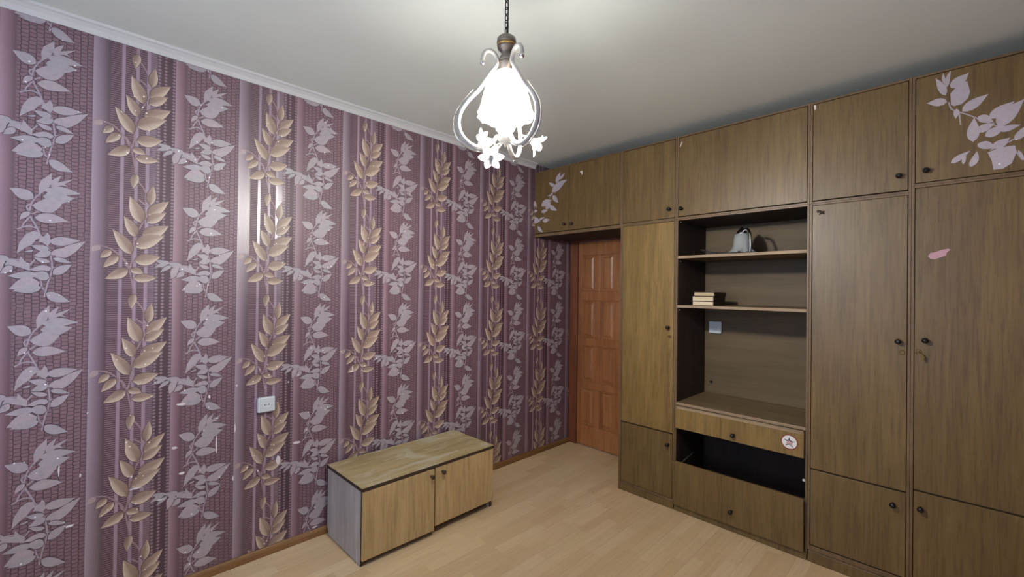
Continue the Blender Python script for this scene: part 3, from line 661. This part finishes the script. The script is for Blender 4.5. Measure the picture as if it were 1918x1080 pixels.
t, ox, oz = unit('overhead_cabinet', 'rightmost overhead brown cabinet with a large silver leaf cutout', 'cabinet', 2.391, RX - .003, 1.914, UT)
d = panel(t, 'door', 2.402 - ox, RX - .016 - ox, 1.925 - oz, 2.413 - oz); knob(d, 2.440 - ox, 1.977 - oz)
decal(d, 'leaf_cutout', DECAL_R_LEAVES, DECAL_R_POLYS, DECAL_R_STEMS, 2.402 - ox, 1.922 - oz, M['silver_print'])

# ------------------------------------------------------------------ sockets
def socket(name, label, loc, rz, w=0.082, h=0.078):
    t = thing(name, label, 'socket', loc, rz)        # local: front towards -Y
    MB().box(-w / 2, w / 2, -0.022, 0.0, -h / 2, h / 2, 0.006).build('cover', M['white_plastic'], t)
    m = MB(); pts = [(.0205 * math.cos(a), -.0222, .0205 * math.sin(a)) for a in [i * math.pi / 16 for i in range(32)]]
    m.tube(pts, .0022, 6, True); m.build('rim', M['white_plastic'], t)
    m = MB(); m.lathe([(.0195, 0), (.0195, .0006)], (0, -.0222, 0), (0, -1, 0), 24); m.build('face', M['white_plastic'], t)
    for x in (-.0095, .0095): MB().lathe([(.0028, 0), (.0028, .0006)], (x, -.0228, 0), (0, -1, 0), 10).build('pin_hole', M['hole'], t)
    MB().lathe([(.0014, 0), (.0014, .0006)], (0, -.0228, 0), (0, -1, 0), 8).build('screw', M['hole'], t)
    return t
s1 = socket('wall_socket', 'white square wall socket on the mauve wallpaper left of the low cabinet', (0.0016, -2.062, .795), math.radians(90))
s2 = socket('wall_socket', 'white socket on the back panel of the open shelves', (1.350, 0.4515, 1.165), 0, .086, .084)

# ------------------------------------------------------------------ low cabinet against the papered wall
t = thing('low_cabinet', 'low light wood cabinet with two doors against the papered wall', 'cabinet', (0.035, -1.744, 0), math.radians(0.9))
CW, CD, CH = 0.895, 0.405, 0.402      # along +Y, depth +X, height
def side(y0, y1):
    m = MB(); m.prism([(0, .05), (.012, .03), (.02, .008), (CD - .03, .008), (CD - .022, 0), (CD - .002, 0), (CD - .002, CH - .018), (0, CH - .018)], lambda a, b, q: (a, q, b), y0, y1); return m
side(0.0, 0.016).build('side_panel', M['ash_side'], t); side(CW - .016, CW).build('side_panel', M['ash_side'], t)
MB().box(CD - .0019, CD + .0008, -.0004, .0164, 0.004, CH - .018, .0006).build('edge_band', M['dark_edge'], t)
MB().box(CD - .0019, CD + .0008, CW - .0164, CW + .0004, 0.004, CH - .018, .0006).build('edge_band', M['dark_edge'], t)
tp = MB().box(-.004, CD + .018, -.004, CW + .004, CH - .0172, CH, .001).build('top_panel', M['ash_top'], t)
eb = MB(); eb.box(CD + .0182, CD + .0195, -.0052, CW + .0052, CH - .0172, CH - .0015); eb.box(-.004, CD + .0181, -.0056, -.0042, CH - .0172, CH - .0015); eb.box(-.004, CD + .0181, CW + .0042, CW + .0056, CH - .0172, CH - .0015)
eb.build('edge_band', M['dark_edge'], tp)
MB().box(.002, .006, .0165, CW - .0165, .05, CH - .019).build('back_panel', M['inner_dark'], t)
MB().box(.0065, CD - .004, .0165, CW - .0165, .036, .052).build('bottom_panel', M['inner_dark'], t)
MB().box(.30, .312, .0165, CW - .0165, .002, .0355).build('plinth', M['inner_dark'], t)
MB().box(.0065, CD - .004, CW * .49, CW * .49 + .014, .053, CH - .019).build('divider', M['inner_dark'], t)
def cab_door(y0, y1, z0, z1, hinge, ang, ky):
    piv = y0 if hinge == 'l' else y1
    o = MB().box(0, .016, y0 - piv, y1 - piv, z0, z1, .0012).build('door', M['ash'], t)
    o.location = (CD + .001, piv, 0); o.rotation_euler.z = ang
    k = MB(); k.lathe([(.007, 0), (.007, .006), (.0095, .012), (.0125, .022), (.011, .0255), (.004, .027)], (.016, ky - piv, .348), (1, 0, 0), 16); k.build('knob', M['brown_knob'], o)
    return o
cab_door(.0035, .428, .033, CH - .021, 'l', math.radians(-1.6), .405)
cab_door(.442, CW - .003, .047, CH - .019, 'r', math.radians(0), .490)

# ------------------------------------------------------------------ three books on the lower shelf
bz = 1.3272
for i, (x0, x1, y0, dep, h, lab) in enumerate(((1.352, 1.486, .045, .195, .027, 'dark brown book at the bottom of the stack on the shelf'), (1.350, 1.485, .048, .190, .032, 'thick dark book in the middle of the shelf stack'), (1.362, 1.491, .044, .195, .026, 'thin dark book on top of the shelf stack'))):
    b = thing('book', lab, 'book', ((x0 + x1) / 2, y0, bz), 0, 'stack of books on the shelf'); w = (x1 - x0) / 2
    MB().box(-w + .002, w - .006, .002, dep - .004, .0025, h - .0025, .0006).build('pages', M['pages'], b)
    c = MB(); c.box(-w, w, 0, dep, 0, .0022, .0005); c.box(-w, w, 0, dep, h - .0022, h - .0002, .0005); c.box(w - .0045, w, 0, dep, .0022, h - .0022, .0004)
    c.build('cover', M['book_cover'], b); bz += h

# ------------------------------------------------------------------ wall sconce lying on the upper shelf
SZ = 1.6452
t = thing('wall_sconce', 'small sconce with frosted bell shade and chrome arm on the upper shelf', 'lamp', (1.600, .185, SZ))
def ruff(i, a, r, h):
    k = max(0, i - 3) / 3.0
    return r * (1 + .10 * k * math.sin(a * 9)), h + .007 * k * math.sin(a * 9 + .8)
m = MB(); m.lathe([(.024, .138), (.040, .130), (.045, .105), (.049, .065), (.055, .038), (.064, .024), (.072, .016)], seg=54, fn=ruff, cap=False); m.build('shade', M['sconce_glass'], t)
m = MB(); m.lathe([(.030, .128), (.031, .136), (.026, .152), (.015, .163), (.009, .170), (.005, .178), (.002, .179)], seg=24); m.build('cap', M['chrome'], t)
arm = smooth_path([(.010, -.012, .150), (.036, -.046, .156), (.060, -.076, .146), (.076, -.098, .112), (.080, -.104, .060), (.078, -.100, .010)], 6)
MB().tube(arm, .0075, 10).build('arm', M['chrome'], t)
m = MB(); m.lathe([(.034, 0), (.036, .004), (.030, .010), (.012, .014), (.004, .016)], (.070, -.085, 0), seg=28); m.build('base_plate', M['bronze'], t)
cord = smooth_path([(.07, -.10, .006), (.02, -.150, .005), (-.04, -.166, .005), (-.09, -.170, .006), (-.135, -.172, .010), (-.168, -.174, .020), (-.186, -.170, .032), (-.170, -.164, .030), (-.130, -.162, .018), (-.080, -.158, .010), (-.02, -.130, .006)], 6)
MB().tube(cord, .0032, 6).build('cord', M['black_plastic'], t)
MB().box(-.125, -.090, -.178, -.160, .001, .013, .004).build('cord_switch', M['black_plastic'], t)

# ================================================================== pendant lamp
LX, LY = 1.466, -1.735
t = thing('pendant_lamp', 'lit pendant chandelier with white scroll arms and glass flowers', 'chandelier', (LX, LY, 0))
m = MB(); m.lathe([(.052, 2.4995), (.052, 2.488), (.040, 2.470), (.018, 2.458), (.008, 2.450)], seg=28); m.build('ceiling_rose', M['bronze'], t)
# chain links
z = 2.452; i = 0; LL = .030
while z > 2.262:
    a = 0.0 if i % 2 else math.pi / 2; ux, uy = math.cos(a), math.sin(a); pts = []
    for q in range(16):
        b = 2 * math.pi * q / 16; ww = .0068 * math.cos(b); hh = (LL / 2 - .0068) * (1 if math.sin(b) > 0 else -1) + .0068 * math.sin(b)
        pts.append((ux * ww, uy * ww, z - LL / 2 + hh + .003))
    MB().tube(pts, .0019, 6, True).build('chain_link', M['chain'], t)
    z -= LL - .0075; i += 1
MB().tube([(0.003, 0, 2.452), (.004, .003, 2.36), (.002, -.002, 2.262)], .0022, 6).build('flex', M['chain'], t)
m = MB(); m.lathe([(.006, 2.266), (.024, 2.263), (.032, 2.256), (.033, 2.244), (.032, 2.238)], seg=32); m.build('crown_disc', M['bronze'], t)
m = MB(); m.lathe([(.0315, 2.238), (.0325, 2.234), (.0315, 2.230)], seg=32); m.build('brass_band', M['brass'], t)
m = MB(); m.lathe([(.031, 2.230), (.029, 2.222), (.020, 2.213), (.0165, 2.207), (.019, 2.199), (.0235, 2.190), (.024, 2.182), (.0225, 2.179)], seg=32); m.build('turned_body', M['bronze'], t)
m = MB(); m.lathe([(.0235, 2.179), (.0245, 2.175), (.0225, 2.171), (.020, 2.160), (.014, 2.152), (.013, 2.145)], seg=12); m.build('bulb_holder', M['bronze'], t)
def ruf2(i, a, r, h):
    k = max(0, i - 3) / 5.0
    return r * (1 + .04 * k * math.sin(a * 12)), h + .004 * k * math.sin(a * 12 + 1)
m = MB(); m.lathe([(.016, 2.150), (.034, 2.141), (.054, 2.120), (.068, 2.092), (.076, 2.062), (.082, 2.036), (.086, 2.016), (.091, 2.000), (.095, 1.992)], seg=60, fn=ruf2, cap=False); m.build('glass_shade', M['shade_glass'], t)
m = MB(); m.lathe([(.011, 2.075), (.013, 2.068), (.014, 2.056), (.020, 2.042), (.031, 2.022), (.038, 1.996), (.037, 1.970), (.031, 1.950), (.018, 1.934), (.004, 1.929)], seg=24); m.build('bulb', M['bulb'], t)
m = MB(); m.lathe([(.012, 2.144), (.016, 2.140), (.016, 2.080), (.0135, 2.070)], seg=20); m.build('bulb_socket', M['bronze'], t)
RV, FV = Vector((math.cos(YAW), math.sin(YAW), 0)), Vector((-math.sin(YAW), math.cos(YAW), 0))
def P(off, away, zz): return RV * off + FV * away + Vector((0, 0, zz))
zp = lambda y: 2.388 - y / 1756
prof = [(142, 378), (140, 352), (126, 322), (100, 311), (74, 324), (58, 352), (56, 385), (100, 452), (160, 545), (228, 622), (268, 692), (278, 762), (254, 828), (200, 876), (140, 888), (82, 862), (48, 818), (22, 828)]
outer = [(196, 548), (252, 622), (294, 690), (308, 765), (280, 846), (212, 902), (150, 914)]
for az in (190, 70, 310):
    th = math.radians(az); dv = RV * math.cos(th) + FV * math.sin(th)
    pts = smooth_path([dv * (q / 1756) + Vector((0, 0, zp(y))) for q, y in prof], 5)
    a = MB().tube(pts, .0075, 10).build('scroll_arm', M['enamel'], t)
    MB().ball(dv * (prof[0][0] / 1756) + Vector((0, 0, zp(385))), .0088, 12).build('end_ball', M['chrome'], a)
    MB().tube(smooth_path([dv * (q / 1756) + Vector((0, 0, zp(y))) for q, y in outer], 5), .0022, 6).build('outer_rod', M['chrome'], a)
m = MB(); m.lathe([(.006, zp(800)), (.022, zp(812)), (.026, zp(828)), (.018, zp(846)), (.008, zp(858)), (.005, zp(872)), (.001, zp(878))], seg=24); m.build('hub', M['enamel'], t)
def flower(center, d, r, npet=6, cup=0.45, stem_from=None):
    fm = MB(); Mx = fm.frame(center, d)
    for i in range(npet):
        a0 = 2 * math.pi * i / npet; rows_ = []
        for s in range(7):
            q = s / 6; wd = r * .30 * math.sin(math.pi * (q * .88 + .09)) ** .8; rad = r * (.08 + .92 * q); hh = r * cup * (q ** .6) - r * .12 * q * q * 2
            rows_.append([fm.bm.verts.new(Mx @ Vector((rad * math.cos(a0) - w * math.sin(a0), rad * math.sin(a0) + w * math.cos(a0), hh + .25 * abs(w) + (.0008 if i % 2 else 0)))) for w in (-wd, 0, wd)])
        for s in range(6):
            for j in range(2):
                f = fm.bm.faces.new((rows_[s][j], rows_[s][j + 1], rows_[s + 1][j + 1], rows_[s + 1][j])); f.smooth = True
    fm.lathe([(r * .05, -r * .55), (r * .12, -r * .2), (r * .16, 0), (r * .1, r * .12)], center, d, 12)
    o = fm.build('glass_flower', M['flower_glass'], t)
    st_ = MB().tube(smooth_path(stem_from, 5), .0034, 8).build('flower_stem', M['enamel'], t)
    return o
hub = P(0, 0, zp(835))
tow = -FV
c2 = P(-.044, -.035, zp(950)); flower(c2, (tow * .8 + Vector((0, 0, -.55)) - RV * .1), .044, 6, .35, [hub, P(-.018, -.012, zp(880)), P(-.036, -.018, zp(925)), c2])
c1 = P(-.066, .050, zp(800)); flower(c1, (-RV * .8 + FV * .5 + Vector((0, 0, .1))), .040, 6, .6, [hub, P(-.03, .025, zp(850)), P(-.045, .035, zp(825)), c1])
c3 = P(.078, -.03, zp(842)); flower(c3, (RV * .8 + Vector((0, 0, -.55)) - FV * .15), .042, 5, 1.3, [hub, P(.03, -.012, zp(868)), P(.055, -.02, zp(868)), c3])
